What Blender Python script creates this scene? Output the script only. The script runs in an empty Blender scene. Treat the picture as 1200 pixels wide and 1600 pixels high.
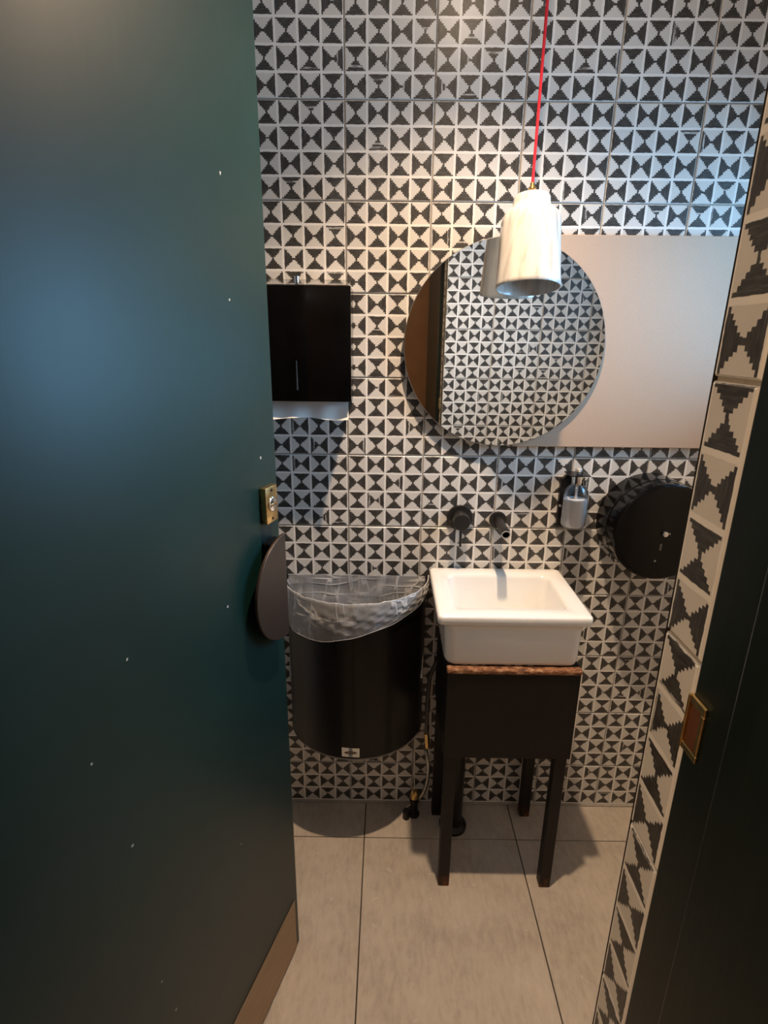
import bpy, bmesh, math, random
from mathutils import Vector, Matrix
random.seed(7)
S = bpy.context.scene
COL = S.collection
PI = math.pi

# ------------------------------------------------------------------ camera, world, lights, exposure
CAM = Vector((0.1048, -1.4326, 1.454))
yaw, pitch, roll = -0.0047, 0.3055, 0.0115
fw = Vector((math.sin(yaw)*math.cos(pitch), math.cos(yaw)*math.cos(pitch), -math.sin(pitch)))
rt0 = Vector((math.cos(yaw), -math.sin(yaw), 0)); up0 = rt0.cross(fw)
rt = math.cos(roll)*rt0 + math.sin(roll)*up0
up = -math.sin(roll)*rt0 + math.cos(roll)*up0
cd = bpy.data.cameras.new('camera'); cam = bpy.data.objects.new('camera', cd); COL.objects.link(cam)
m = Matrix((rt, up, -fw)).transposed().to_4x4(); m.translation = CAM
cam.matrix_world = m
cd.sensor_fit = 'HORIZONTAL'; cd.sensor_width = 36.0; cd.lens = 36.0*856.145/1200.0
cd.clip_start = 0.02
S.camera = cam

S.view_settings.view_transform = 'Standard'; S.view_settings.look = 'None'
S.view_settings.gamma = 1.0; S.view_settings.use_curve_mapping = False
S.view_settings.exposure = 0.0

w = bpy.data.worlds.new('sky'); S.world = w; w.use_nodes = True
bg = w.node_tree.nodes['Background']; bg.inputs[0].default_value = (0.45, 0.68, 1.0, 1); bg.inputs[1].default_value = 1.5

LX, LY, LZ = 0.30, -0.48, 2.335          # ceiling downlight
SPOT_W = 116.0
WIN = dict(x=1.06, y0=-0.74, y1=-0.06, z0=1.30, z1=1.90)
WIN_W = 19.0
def light(name, typ, loc, energy, color, **k):
    d = bpy.data.lights.new(name, typ); d.energy = energy; d.color = color
    for a, b in k.items(): setattr(d, a, b)
    o = bpy.data.objects.new(name, d); COL.objects.link(o); o.location = loc
    return o
# daylight standing outside the room's window
wl = light('window_daylight', 'AREA', (WIN['x']+0.16, (WIN['y0']+WIN['y1'])/2, (WIN['z0']+WIN['z1'])/2), WIN_W, (0.29, 0.63, 1.0),
           shape='RECTANGLE', size=WIN['z1']-WIN['z0'], size_y=WIN['y1']-WIN['y0'])
wl.rotation_euler = (0, math.radians(90), math.radians(20))
# the ceiling downlight's beam
sp = light('downlight_beam', 'SPOT', (LX, LY, LZ), SPOT_W, (1.0, 0.72, 0.48), spot_size=math.radians(108), spot_blend=1.0, shadow_soft_size=0.022)
sl = light('downlight_spill', 'POINT', (LX, LY, LZ-.012), 3.8, (1.0, 0.72, 0.48), shadow_soft_size=0.03)
# unseen fill lamps added behind the camera, for the reveal strip and cool fill
wsl = light('reveal_strip_fill', 'POINT', (-0.98, -1.64, 1.62), 25.0, (1.0, 0.68, 0.38), shadow_soft_size=0.05)
cl = light('corridor_fill', 'POINT', (-0.35, -2.25, 2.28), 4.0, (0.86, 0.93, 1.0), shadow_soft_size=0.06)

# ------------------------------------------------------------------ mesh helpers
class MB:
    def __init__(s): s.v = []; s.f = []; s.sm = []
    def add(s, v, f, smooth=False):
        o = len(s.v); s.v += [tuple(p) for p in v]; s.f += [tuple(i+o for i in q) for q in f]; s.sm += [smooth]*len(f)
    def bm(s, b, smooth=False):
        b.verts.ensure_lookup_table(); b.verts.index_update()
        s.add([v.co.copy() for v in b.verts], [[v.index for v in f.verts] for f in b.faces], smooth); b.free()
    def box(s, x0, x1, y0, y1, z0, z1, bev=0.0, seg=2):
        b = bmesh.new(); bmesh.ops.create_cube(b, size=1)
        for v in b.verts:
            v.co = Vector(((x0+x1)/2+v.co.x*(x1-x0), (y0+y1)/2+v.co.y*(y1-y0), (z0+z1)/2+v.co.z*(z1-z0)))
        if bev > 0: bmesh.ops.bevel(b, geom=b.edges[:], offset=bev, segments=seg, affect='EDGES', profile=0.5)
        s.bm(b, bev > 0); return s
    def lathe(s, prof, n=32, loc=(0,0,0), axis='z', smooth=True):
        v = []; f = []
        for r, h in prof:
            for k in range(n):
                a = 2*PI*k/n; x, y = r*math.cos(a), r*math.sin(a)
                if axis == 'z': p = (x, y, h)
                elif axis == 'y': p = (x, h, y)
                else: p = (h, x, y)
                v.append((p[0]+loc[0], p[1]+loc[1], p[2]+loc[2]))
        for i in range(len(prof)-1):
            for k in range(n):
                k2 = (k+1) % n
                q = (i*n+k, i*n+k2, (i+1)*n+k2, (i+1)*n+k)
                f.append(q if axis != 'y' else q[::-1])
        if prof[0][0] > 1e-5: f.append(tuple(range(n))[::-1] if axis != 'y' else tuple(range(n)))
        L = (len(prof)-1)*n
        if prof[-1][0] > 1e-5: f.append(tuple(range(L, L+n)) if axis != 'y' else tuple(range(L, L+n))[::-1])
        s.add(v, f, smooth); return s
    def tube(s, pts, r, n=12, caps=True):
        pts = [Vector(p) for p in pts]; v = []; f = []
        t0 = (pts[1]-pts[0]).normalized()
        a = t0.orthogonal().normalized()
        for i, p in enumerate(pts):
            t = (pts[min(i+1, len(pts)-1)]-pts[max(i-1, 0)]).normalized()
            a = (a-t*a.dot(t)).normalized(); b = t.cross(a)
            rr = r[i] if isinstance(r, (list, tuple)) else r
            for k in range(n):
                an = 2*PI*k/n; v.append(p+rr*(math.cos(an)*a+math.sin(an)*b))
        for i in range(len(pts)-1):
            for k in range(n):
                k2 = (k+1) % n; f.append((i*n+k, i*n+k2, (i+1)*n+k2, (i+1)*n+k))
        if caps:
            f.append(tuple(range(n))[::-1]); L = (len(pts)-1)*n; f.append(tuple(range(L, L+n)))
        s.add(v, f, True); return s
    def prism(s, poly, y0, y1, axis='y', smooth=False):
        # polygon in (x, z) (axis y), (x, y) (axis z) pulled through y0..y1
        n = len(poly); v = []
        for h in (y0, y1):
            for p in poly:
                v.append((p[0], h, p[1]) if axis == 'y' else ((p[0], p[1], h) if axis == 'z' else (h, p[0], p[1])))
        f = [tuple(range(n)), tuple(range(n, 2*n))[::-1]]
        for k in range(n): f.append((k, (k+1) % n, n+(k+1) % n, n+k)[::-1])
        s.add(v, f, smooth); return s
    def build(s, name, mat, parent=None, off=True, sharp=35):
        me = bpy.data.meshes.new(name); me.from_pydata(s.v, [], s.f)
        b = bmesh.new(); b.from_mesh(me); bmesh.ops.remove_doubles(b, verts=b.verts[:], dist=2e-6); bmesh.ops.recalc_face_normals(b, faces=b.faces[:]); b.to_mesh(me); b.free()
        sm_any = any(s.sm)
        for p in me.polygons: p.use_smooth = sm_any
        try: me.set_sharp_from_angle(angle=math.radians(sharp))
        except Exception: pass
        me.materials.append(mat)
        o = bpy.data.objects.new(name, me); COL.objects.link(o)
        if parent is not None:
            o.parent = parent
            if off and 'base' in parent: o.location = -Vector(parent['base'])
        return o
def tag(o, label=None, cat=None, group=None, kind=None):
    if label: o['label'] = label
    if cat: o['category'] = cat
    if group: o['group'] = group
    if kind: o['kind'] = kind
    return o
def thing(name, label, cat, base, group=None, rz=0.0, kind=None):
    o = bpy.data.objects.new(name, None); COL.objects.link(o); o.location = base; o.rotation_euler = (0, 0, rz)
    o.empty_display_size = 0.05; o['base'] = tuple(base)
    return tag(o, label, cat, group, kind)
def struct(o, label, cat, base=(0,0,0)):
    o['base'] = tuple(base); return tag(o, label, cat, None, 'structure')

# ------------------------------------------------------------------ materials
class NT:
    def __init__(s, name):
        s.m = bpy.data.materials.new(name); s.m.use_nodes = True; s.t = s.m.node_tree
        s.p = s.t.nodes['Principled BSDF']; s.o = s.t.nodes['Material Output']
    def n(s, typ, **k):
        x = s.t.nodes.new(typ)
        for a, b in k.items(): setattr(x, a, b)
        return x
    def link(s, a, b): s.t.links.new(a, b)
    def put(s, sock, val):
        if isinstance(val, bpy.types.NodeSocket): s.link(val, sock)
        else: sock.default_value = val
    def M(s, op, a, b=None, c=None, clamp=False):
        x = s.n('ShaderNodeMath', operation=op); x.use_clamp = clamp
        for i, q in enumerate((a, b, c)):
            if q is not None: s.put(x.inputs[i], q)
        return x.outputs[0]
    def coord(s, kind='Object', scale=None):
        tc = s.n('ShaderNodeTexCoord'); out = tc.outputs[kind]
        if scale is not None:
            mp = s.n('ShaderNodeMapping'); mp.inputs['Scale'].default_value = scale; s.link(out, mp.inputs[0]); out = mp.outputs[0]
        return out
    def noise(s, vec, scale, detail=3.0, rough=0.55):
        x = s.n('ShaderNodeTexNoise'); s.link(vec, x.inputs['Vector'])
        x.inputs['Scale'].default_value = scale; x.inputs['Detail'].default_value = detail; x.inputs['Roughness'].default_value = rough
        return x.outputs['Fac']
    def ramp(s, fac, stops):
        x = s.n('ShaderNodeValToRGB'); s.link(fac, x.inputs[0]); e = x.color_ramp.elements
        while len(e) < len(stops): e.new(0.5)
        for q, (pos, c) in zip(e, stops): q.position = pos; q.color = (*c, 1) if len(c) == 3 else c
        return x.outputs[0]
    def mix(s, fac, a, b):
        x = s.n('ShaderNodeMix', data_type='RGBA')
        s.put(x.inputs[0], fac); s.put(x.inputs[6], a if isinstance(a, bpy.types.NodeSocket) else (*a, 1)); s.put(x.inputs[7], b if isinstance(b, bpy.types.NodeSocket) else (*b, 1))
        return x.outputs[2]
    def bump(s, h, strength=0.2, dist=0.002):
        x = s.n('ShaderNodeBump'); x.inputs['Strength'].default_value = strength; x.inputs['Distance'].default_value = dist
        s.link(h, x.inputs['Height']); s.link(x.outputs[0], s.p.inputs['Normal'])
    def set(s, **k):
        names = dict(color='Base Color', rough='Roughness', metal='Metallic', trans='Transmission Weight', ior='IOR', coat='Coat Weight', coat_rough='Coat Roughness',
                     spec='Specular IOR Level', alpha='Alpha', sheen='Sheen Weight', sss='Subsurface Weight')
        for a, b in k.items():
            if isinstance(b, tuple) and len(b) == 3: b = (*b, 1)
            s.put(s.p.inputs[names[a]], b)
        return s
def simple(name, color, rough=0.5, metal=0.0, var=0.12, scale=30, bump=0.0, **k):
    t = NT(name); v = t.coord('Object'); nz = t.noise(v, scale, 4)
    c0 = tuple(x*(1-var) for x in color); c1 = tuple(min(1, x*(1+var)) for x in color)
    t.set(color=t.ramp(nz, [(0.3, c0), (0.7, c1)]), rough=rough, metal=metal, **k)
    if bump: t.bump(nz, bump, 0.002)
    return t.m

def tile_material():
    t = NT('painted_glazed_tile')
    vec = t.coord('Object'); oi = t.n('ShaderNodeObjectInfo'); rnd = oi.outputs['Random']
    sx = t.n('ShaderNodeSeparateXYZ'); t.link(vec, sx.inputs[0])
    off = t.n('ShaderNodeVectorMath', operation='ADD'); t.link(vec, off.inputs[0])
    cb = t.n('ShaderNodeCombineXYZ'); t.put(cb.inputs[0], t.M('MULTIPLY', rnd, 37.0)); t.put(cb.inputs[1], t.M('MULTIPLY', rnd, 91.0)); t.link(cb.outputs[0], off.inputs[1])
    pv = off.outputs[0]
    d1 = t.noise(pv, 90.0, 2); d2n = t.n('ShaderNodeVectorMath', operation='ADD'); t.link(pv, d2n.inputs[0]); d2n.inputs[1].default_value = (5.3, 2.1, 7.7)
    d2 = t.noise(d2n.outputs[0], 90.0, 2)
    u0 = t.M('MULTIPLY_ADD', sx.outputs[0], 20.0, 2.0); v0 = t.M('MULTIPLY_ADD', sx.outputs[2], 20.0, 2.0)
    ci = t.M('FLOOR', u0); cj = t.M('FLOOR', v0)
    fu = t.M('ADD', t.M('SUBTRACT', t.M('SUBTRACT', u0, ci), 0.5), t.M('MULTIPLY_ADD', d1, 0.05, -0.025))
    fv = t.M('ADD', t.M('SUBTRACT', t.M('SUBTRACT', v0, cj), 0.5), t.M('MULTIPLY_ADD', d2, 0.05, -0.025))
    par = t.M('MODULO', t.M('ADD', ci, cj), 2.0)
    dif = t.M('SUBTRACT', fv, fu)
    a = t.M('MULTIPLY_ADD', par, dif, fu)
    b = t.M('SUBTRACT', fv, t.M('MULTIPLY', par, dif))
    A = t.M('ABSOLUTE', a); B = t.M('ABSOLUTE', b)
    st = 0.0770
    idx = t.M('FLOOR', t.M('DIVIDE', A, st))
    sidx = t.M('MULTIPLY', t.M('SIGN', a), t.M('ADD', idx, 1.0))
    wn = t.n('ShaderNodeTexWhiteNoise', noise_dimensions='4D')
    c2 = t.n('ShaderNodeCombineXYZ'); t.put(c2.inputs[0], t.M('MULTIPLY_ADD', sidx, 3.17, t.M('SIGN', b))); t.put(c2.inputs[1], t.M('MULTIPLY_ADD', ci, 17.3, 0.37)); t.put(c2.inputs[2], t.M('MULTIPLY_ADD', cj, 5.71, 0.11))
    t.link(c2.outputs[0], wn.inputs['Vector']); t.put(wn.inputs['W'], t.M('MULTIPLY', rnd, 97.0))
    r1 = wn.outputs['Value']
    wn2 = t.n('ShaderNodeTexWhiteNoise', noise_dimensions='4D')
    c3 = t.n('ShaderNodeCombineXYZ'); t.put(c3.inputs[0], t.M('MULTIPLY', sidx, 2.31)); t.put(c3.inputs[1], t.M('MULTIPLY_ADD', ci, 11.3, 0.77)); t.put(c3.inputs[2], t.M('MULTIPLY_ADD', cj, 3.71, 0.19))
    t.link(c3.outputs[0], wn2.inputs['Vector']); t.put(wn2.inputs['W'], t.M('MULTIPLY', rnd, 57.0))
    r2 = wn2.outputs['Value']
    lim = t.M('ADD', t.M('MULTIPLY_ADD', idx, st, 0.052), t.M('MULTIPLY_ADD', r1, 0.036, -0.018))
    k1 = t.M('MULTIPLY', t.M('SUBTRACT', lim, B), 90.0, clamp=True)
    k2 = t.M('MULTIPLY', t.M('SUBTRACT', 0.453, A), 90.0, clamp=True)
    k3 = t.M('MULTIPLY', t.M('SUBTRACT', 0.456, B), 90.0, clamp=True)
    dark = t.M('MULTIPLY', t.M('MULTIPLY', k1, k2), k3)
    # brush streaks along each stroke
    c4 = t.n('ShaderNodeCombineXYZ'); t.put(c4.inputs[0], t.M('MULTIPLY', a, 26.0)); t.put(c4.inputs[1], t.M('MULTIPLY', b, 3.0)); t.put(c4.inputs[2], t.M('ADD', t.M('MULTIPLY', rnd, 300.0), t.M('MULTIPLY_ADD', ci, 7.1, t.M('MULTIPLY', cj, 23.0))))
    sn = t.noise(c4.outputs[0], 1.0, 3, 0.6)
    streak = t.M('MULTIPLY_ADD', t.M('SUBTRACT', sn, 0.35), 1.3, 0.70, clamp=True)
    dry = t.M('MULTIPLY', t.M('GREATER_THAN', r2, 0.981), t.M('GREATER_THAN', sn, 0.47))
    op = t.M('MULTIPLY', t.M('MULTIPLY', dark, t.M('MULTIPLY_ADD', streak, 0.24, 0.74)), t.M('SUBTRACT', 1.0, t.M('MULTIPLY', dry, 0.75)))
    base = t.ramp(t.noise(pv, 9.0, 3), [(0.3, (0.565, 0.545, 0.512)), (0.7, (0.615, 0.595, 0.56))])
    base = t.mix(t.M('MULTIPLY', t.M('SUBTRACT', 1.0, t.M('MULTIPLY', k2, k3)), 0.85), base, (0.76, 0.74, 0.70))
    col = t.mix(op, base, (0.015, 0.0125, 0.0105))
    t.set(color=col, rough=t.M('MULTIPLY_ADD', op, 0.06, 0.34), spec=0.5)
    hh = t.M('ADD', t.M('MULTIPLY', t.noise(pv, 26.0, 2), 0.8), t.M('MULTIPLY', op, 0.12))
    t.bump(hh, 0.12, 0.002)
    return t.m
TILE = tile_material()
GROUT = simple('grout', (0.34, 0.31, 0.275), 0.9, scale=120, bump=0.3)
GROUT_DK = simple('floor_grout', (0.045, 0.040, 0.035), 0.9, scale=120, bump=0.3)
PLASTER = simple('plaster_wall', (0.72, 0.68, 0.62), 0.85, var=0.05, scale=14, bump=0.15)
CEIL = simple('ceiling_paint', (0.72, 0.69, 0.65), 0.9, var=0.04, scale=10)
BROWN = simple('brown_corridor_paint', (0.22, 0.115, 0.052), 0.7, var=0.15, scale=5)
PANEL = simple('cream_laminate', (0.43, 0.315, 0.23), 0.55, var=0.03, scale=220, bump=0.08)
DARKWOOD = simple('dark_reveal_edge', (0.012, 0.009, 0.007), 0.6)
BLACK = simple('black_gloss_metal', (0.0030, 0.0026, 0.0026), 0.13, var=0.2, scale=20, spec=0.22)
BLACKSAT = simple('black_satin_metal', (0.0050, 0.0042, 0.0040), 0.33, var=0.2, scale=60, spec=0.3)
BLACKMATT = simple('matt_black_tap', (0.012, 0.011, 0.010), 0.34, var=0.2, scale=60)
CHROME = simple('chrome', (0.72, 0.72, 0.72), 0.10, 1.0, var=0.04)
STEEL = simple('brushed_steel', (0.42, 0.41, 0.40), 0.28, 1.0, var=0.08, scale=90)
BRASS = simple('worn_brass', (0.62, 0.42, 0.18), 0.30, 1.0, var=0.25, scale=120, bump=0.2)
CERAMIC = simple('white_ceramic', (0.80, 0.785, 0.75), 0.16, var=0.02, scale=12, coat=0.4, coat_rough=0.05)
RED = simple('red_fabric_cord', (0.55, 0.006, 0.02), 0.75, var=0.2, scale=600, bump=0.4)
PAPER = simple('white_paper', (0.78, 0.77, 0.75), 0.9, var=0.03, scale=40, bump=0.2)
WHITEPRINT = simple('white_label', (0.70, 0.67, 0.60), 0.6, var=0.05)
BROWNPRINT = simple('brown_print', (0.06, 0.035, 0.015), 0.6)
BINGREY = simple('bin_inside_grey', (0.03, 0.028, 0.026), 0.5, var=0.15)
GREYPIPE = simple('grey_pipe', (0.06, 0.055, 0.05), 0.4, var=0.2)
WHITEPAINT = simple('white_window_paint', (0.7, 0.7, 0.68), 0.4, var=0.03)
def mirror_mat():
    t = NT('mirror_silvering'); n = t.noise(t.coord('Object'), 3.0)
    t.set(color=t.ramp(n, [(0.2, (0.86, 0.885, 0.88)), (0.8, (0.88, 0.90, 0.895))]), metal=1.0, rough=0.0); return t.m
MIRROR = mirror_mat()
def door_mat():
    t = NT('dark_green_door_paint'); v = t.coord('Object', (1, 1, 0.12)); n1 = t.noise(v, 60, 3)
    v2 = t.coord('Object'); n2 = t.noise(v2, 3.0, 4)
    vo = t.n('ShaderNodeTexVoronoi', voronoi_dimensions='2D'); vs = t.n('ShaderNodeSeparateXYZ'); t.link(v2, vs.inputs[0]); vc = t.n('ShaderNodeCombineXYZ'); t.link(vs.outputs[0], vc.inputs[0]); t.link(vs.outputs[2], vc.inputs[1])
    t.link(vc.outputs[0], vo.inputs['Vector']); vo.inputs['Scale'].default_value = 6.0
    chipn = t.noise(v2, 160, 2)
    chip = t.M('MULTIPLY', t.M('LESS_THAN', vo.outputs['Distance'], t.M('MULTIPLY_ADD', chipn, 0.04, -0.008)), t.M('GREATER_THAN', t.noise(v2, 2.3, 1), 0.53))
    c = t.ramp(n2, [(0.3, (0.0013, 0.0175, 0.0155)), (0.7, (0.0018, 0.0230, 0.0205))])
    t.set(color=t.mix(t.M('MULTIPLY', chip, 0.8), c, (0.45, 0.44, 0.40)), rough=t.M('MULTIPLY_ADD', n2, 0.10, 0.40), spec=0.42)
    t.bump(t.M('ADD', n1, t.M('MULTIPLY', n2, 1.2)), 0.10, 0.0015); return t.m
DOOR = door_mat()
def frame_mat():
    t = NT('black_green_frame_paint'); v = t.coord('Object', (1, 1, 0.15)); n1 = t.noise(v, 40, 4)
    t.set(color=t.ramp(n1, [(0.3, (0.0035, 0.007, 0.0058)), (0.75, (0.007, 0.013, 0.0105))]), rough=0.42, spec=0.3); t.bump(n1, 0.25, 0.002); return t.m
FRAME = frame_mat()
def kick_mat():
    t = NT('brown_kick_plate'); v = t.coord('Object', (0.2, 1, 1)); n1 = t.noise(v, 90, 4)
    t.set(color=t.ramp(n1, [(0.3, (0.30, 0.20, 0.12)), (0.7, (0.36, 0.25, 0.155))]), metal=0.75, rough=0.42); return t.m
KICK = kick_mat()
def floor_mat():
    t = NT('greige_floor_tile'); v = t.coord('Object'); oi = t.n('ShaderNodeObjectInfo')
    va = t.n('ShaderNodeVectorMath', operation='ADD'); t.link(v, va.inputs[0]); cb = t.n('ShaderNodeCombineXYZ'); t.put(cb.inputs[0], t.M('MULTIPLY', oi.outputs['Random'], 60.0)); t.link(cb.outputs[0], va.inputs[1])
    mp = t.n('ShaderNodeMapping'); mp.inputs['Scale'].default_value = (1.0, 0.32, 1.0); t.link(va.outputs[0], mp.inputs[0])
    n1 = t.noise(va.outputs[0], 5.0, 6, 0.6); n2 = t.noise(mp.outputs[0], 70, 4, 0.7); n3 = t.noise(va.outputs[0], 34, 2)
    c = t.ramp(t.M('MULTIPLY_ADD', n2, 0.45, t.M('MULTIPLY', n1, 0.55)), [(0.32, (0.31, 0.262, 0.214)), (0.50, (0.42, 0.364, 0.302)), (0.68, (0.50, 0.44, 0.375))])
    sp_ = t.M('MULTIPLY', t.M('SUBTRACT', n3, 0.68), 16.0, clamp=True)
    dk = t.M('MULTIPLY', t.M('SUBTRACT', 0.25, n3), 12.0, clamp=True)
    c = t.mix(t.M('MULTIPLY', sp_, 0.45), c, (0.56, 0.51, 0.45)); c = t.mix(t.M('MULTIPLY', dk, 0.55), c, (0.17, 0.14, 0.115))
    t.set(color=c, rough=0.55); t.bump(n2, 0.08, 0.002); return t.m
FLOORT = floor_mat()
def iron_mat():
    t = NT('painted_iron_with_rust'); v = t.coord('Object'); n1 = t.noise(v, 22, 5, 0.65); sx = t.n('ShaderNodeSeparateXYZ'); t.link(v, sx.inputs[0])
    # rust eats the feet: the lowest three centimetres of the legs
    foot = t.M('MULTIPLY', t.M('SUBTRACT', 0.042, sx.outputs[2]), 30.0, clamp=True)
    r = t.M('MULTIPLY', t.M('MULTIPLY_ADD', t.M('SUBTRACT', n1, 0.52), 6.0, 0.35, clamp=True), foot, clamp=True)
    c = t.mix(r, t.ramp(n1, [(0.3, (0.0065, 0.0045, 0.004)), (0.7, (0.010, 0.0075, 0.0065))]), (0.22, 0.07, 0.018))
    t.set(color=c, rough=t.M('MULTIPLY_ADD', r, 0.3, 0.5), spec=0.28); t.bump(n1, 0.15, 0.002); return t.m
IRON = iron_mat()
def rust_mat():
    t = NT('rusty_chipped_iron'); v = t.coord('Object', (0.6, 1, 1.6)); n1 = t.noise(v, 85, 5, 0.7); n2 = t.noise(v, 30, 3)
    c = t.ramp(n1, [(0.34, (0.025, 0.012, 0.008)), (0.46, (0.16, 0.055, 0.018)), (0.56, (0.30, 0.14, 0.06)), (0.68, (0.55, 0.36, 0.22))])
    t.set(color=c, rough=0.7); t.bump(t.M('ADD', n1, n2), 0.8, 0.004); return t.m
RUST = rust_mat()
def film_mat():
    t = NT('clear_plastic_film'); v = t.coord('Object')
    def aniso(rot, sc):
        mp = t.n('ShaderNodeMapping'); mp.inputs['Rotation'].default_value = rot; mp.inputs['Scale'].default_value = sc; t.link(v, mp.inputs[0]); return mp.outputs[0]
    n1 = t.noise(aniso((0.0, 0.75, 0.0), (0.35, 1.0, 1.5)), 15, 2, 0.35)
    n2 = t.noise(aniso((0.0, -0.62, 0.0), (1.6, 0.8, 0.30)), 19, 2, 0.35)
    n3 = t.noise(v, 7, 2)
    c1 = t.M('SUBTRACT', 1.0, t.M('MULTIPLY', t.M('ABSOLUTE', t.M('SUBTRACT', n1, 0.5)), 26.0), clamp=True)
    c2 = t.M('SUBTRACT', 1.0, t.M('MULTIPLY', t.M('ABSOLUTE', t.M('SUBTRACT', n2, 0.55)), 24.0), clamp=True)
    cr = t.M('MULTIPLY', t.M('MAXIMUM', c1, c2), t.M('MULTIPLY', t.M('SUBTRACT', n3, 0.36), 3.2, clamp=True))
    fac = t.M('MULTIPLY_ADD', cr, 0.42, t.M('MULTIPLY_ADD', n3, 0.26, 0.15), clamp=True)  # creases made whiter and denser to paint in the film's highlights
    tr = t.n('ShaderNodeBsdfTransparent'); tr.inputs[0].default_value = (0.97, 0.97, 0.97, 1)
    t.set(color=(0.92, 0.92, 0.93), rough=0.2, spec=0.9)
    t.bump(t.M('ADD', t.M('ADD', n1, n2), t.M('MULTIPLY', cr, 0.3)), 0.6, 0.012)
    mx = t.n('ShaderNodeMixShader'); t.link(fac, mx.inputs[0]); t.link(tr.outputs[0], mx.inputs[1]); t.link(t.p.outputs[0], mx.inputs[2])
    t.link(mx.outputs[0], t.o.inputs['Surface']); return t.m
FILM = film_mat()
def clear_mat(name, tint, gloss=0.12, rough=0.03):
    t = NT(name); tr = t.n('ShaderNodeBsdfTransparent'); tr.inputs[0].default_value = (*tint, 1)
    gl = t.n('ShaderNodeBsdfGlossy'); gl.inputs['Roughness'].default_value = rough
    lw = t.n('ShaderNodeLayerWeight'); lw.inputs[0].default_value = 0.25
    f = t.M('MULTIPLY_ADD', lw.outputs['Fresnel'], 0.8, gloss*0.3, clamp=True)
    mx = t.n('ShaderNodeMixShader'); t.link(f, mx.inputs[0]); t.link(tr.outputs[0], mx.inputs[1]); t.link(gl.outputs[0], mx.inputs[2])
    t.link(mx.outputs[0], t.o.inputs['Surface']); return t.m
CLEAR = clear_mat('clear_bottle_plastic', (0.93, 0.94, 0.95), 0.2)
PANE = clear_mat('window_glass', (0.95, 0.97, 0.98), 0.1)
SOAP = simple('milky_soap', (0.62, 0.60, 0.60), 0.35, var=0.03, scale=10)
def lamp_mat():
    t = NT('glazed_lamp_porcelain'); v = t.coord('Object', (1, 1, 0.06)); n1 = t.noise(v, 55, 3)
    t.set(color=t.ramp(n1, [(0.35, (0.43, 0.40, 0.36)), (0.5, (0.56, 0.54, 0.50)), (0.75, (0.58, 0.565, 0.53))]), rough=0.20, coat=0.3); t.bump(n1, 0.25, 0.003); return t.m
PORC = lamp_mat()
def emit(name, c, s):
    t = NT(name); t.set(color=(0.9, 0.85, 0.75)); t.p.inputs['Emission Color'].default_value = (*c, 1); t.p.inputs['Emission Strength'].default_value = s; return t.m
GLOWLENS = emit('glowing_lens', (1.0, 0.82, 0.62), 12.0)

# ------------------------------------------------------------------ room shell
XL, XR = -0.62, 1.06           # left and right walls
HC = 2.40                      # ceiling height
ROW0 = 1.96                    # a horizontal joint of the back wall's tiles
FY = -1.022                    # room face of the front wall
TT = 0.0035                     # tile thickness
struct(MB().box(XL-.1, XR+.1, TT, 0.12, -0.05, HC+.05).build('wall_back', GROUT), 'back wall covered in black and white hourglass pattern tiles', 'wall')
WB = bpy.data.objects['wall_back']
struct(MB().box(XL-.1, XL, -1.13, TT, -0.05, HC+.05).build('wall_left', PLASTER), 'plain plaster wall hidden behind the open green door', 'wall')
o = MB()
o.box(XR, XR+.1, WIN['y1'], TT, 0, HC); o.box(XR, XR+.1, -1.13, WIN['y0'], 0, HC)
o.box(XR, XR+.1, WIN['y0'], WIN['y1'], 0, WIN['z0']); o.box(XR, XR+.1, WIN['y0'], WIN['y1'], WIN['z1'], HC)
struct(o.build('wall_right', PLASTER), 'plain plaster wall with the daylight window', 'wall')
struct(MB().box(-1.1, XR+.1, -3.0, 0.12, HC, HC+.05).build('ceiling', CEIL), 'plain pale ceiling above the tiled washroom', 'ceiling')
# floor with separate long tiles
FL = struct(MB().box(-1.1, XR+.1, -3.0, 0.1, -0.06, -0.009).build('floor', GROUT_DK), 'greige stone floor tiles with thin dark joints', 'floor')
xe = [-1.1, -0.876, -0.413, 0.050, 0.5135, 0.977, XR+.1]; ye = [-3.0, -2.833, -1.933, -1.033, -0.1330, TT]
gi = 0.0014
for i in range(len(xe)-1):
    for j in range(len(ye)-1):
        x0, x1, y0, y1 = xe[i]+gi, xe[i+1]-gi, ye[j]+gi, ye[j+1]-gi
        cx, cy = (x0+x1)/2, (y0+y1)/2
        q = MB().box(x0-cx, x1-cx, y0-cy, y1-cy, -0.009, 0.0, 0.0012, 1).build('floor_tile', FLOORT, FL); q.location = (cx, cy, 0)

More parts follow.
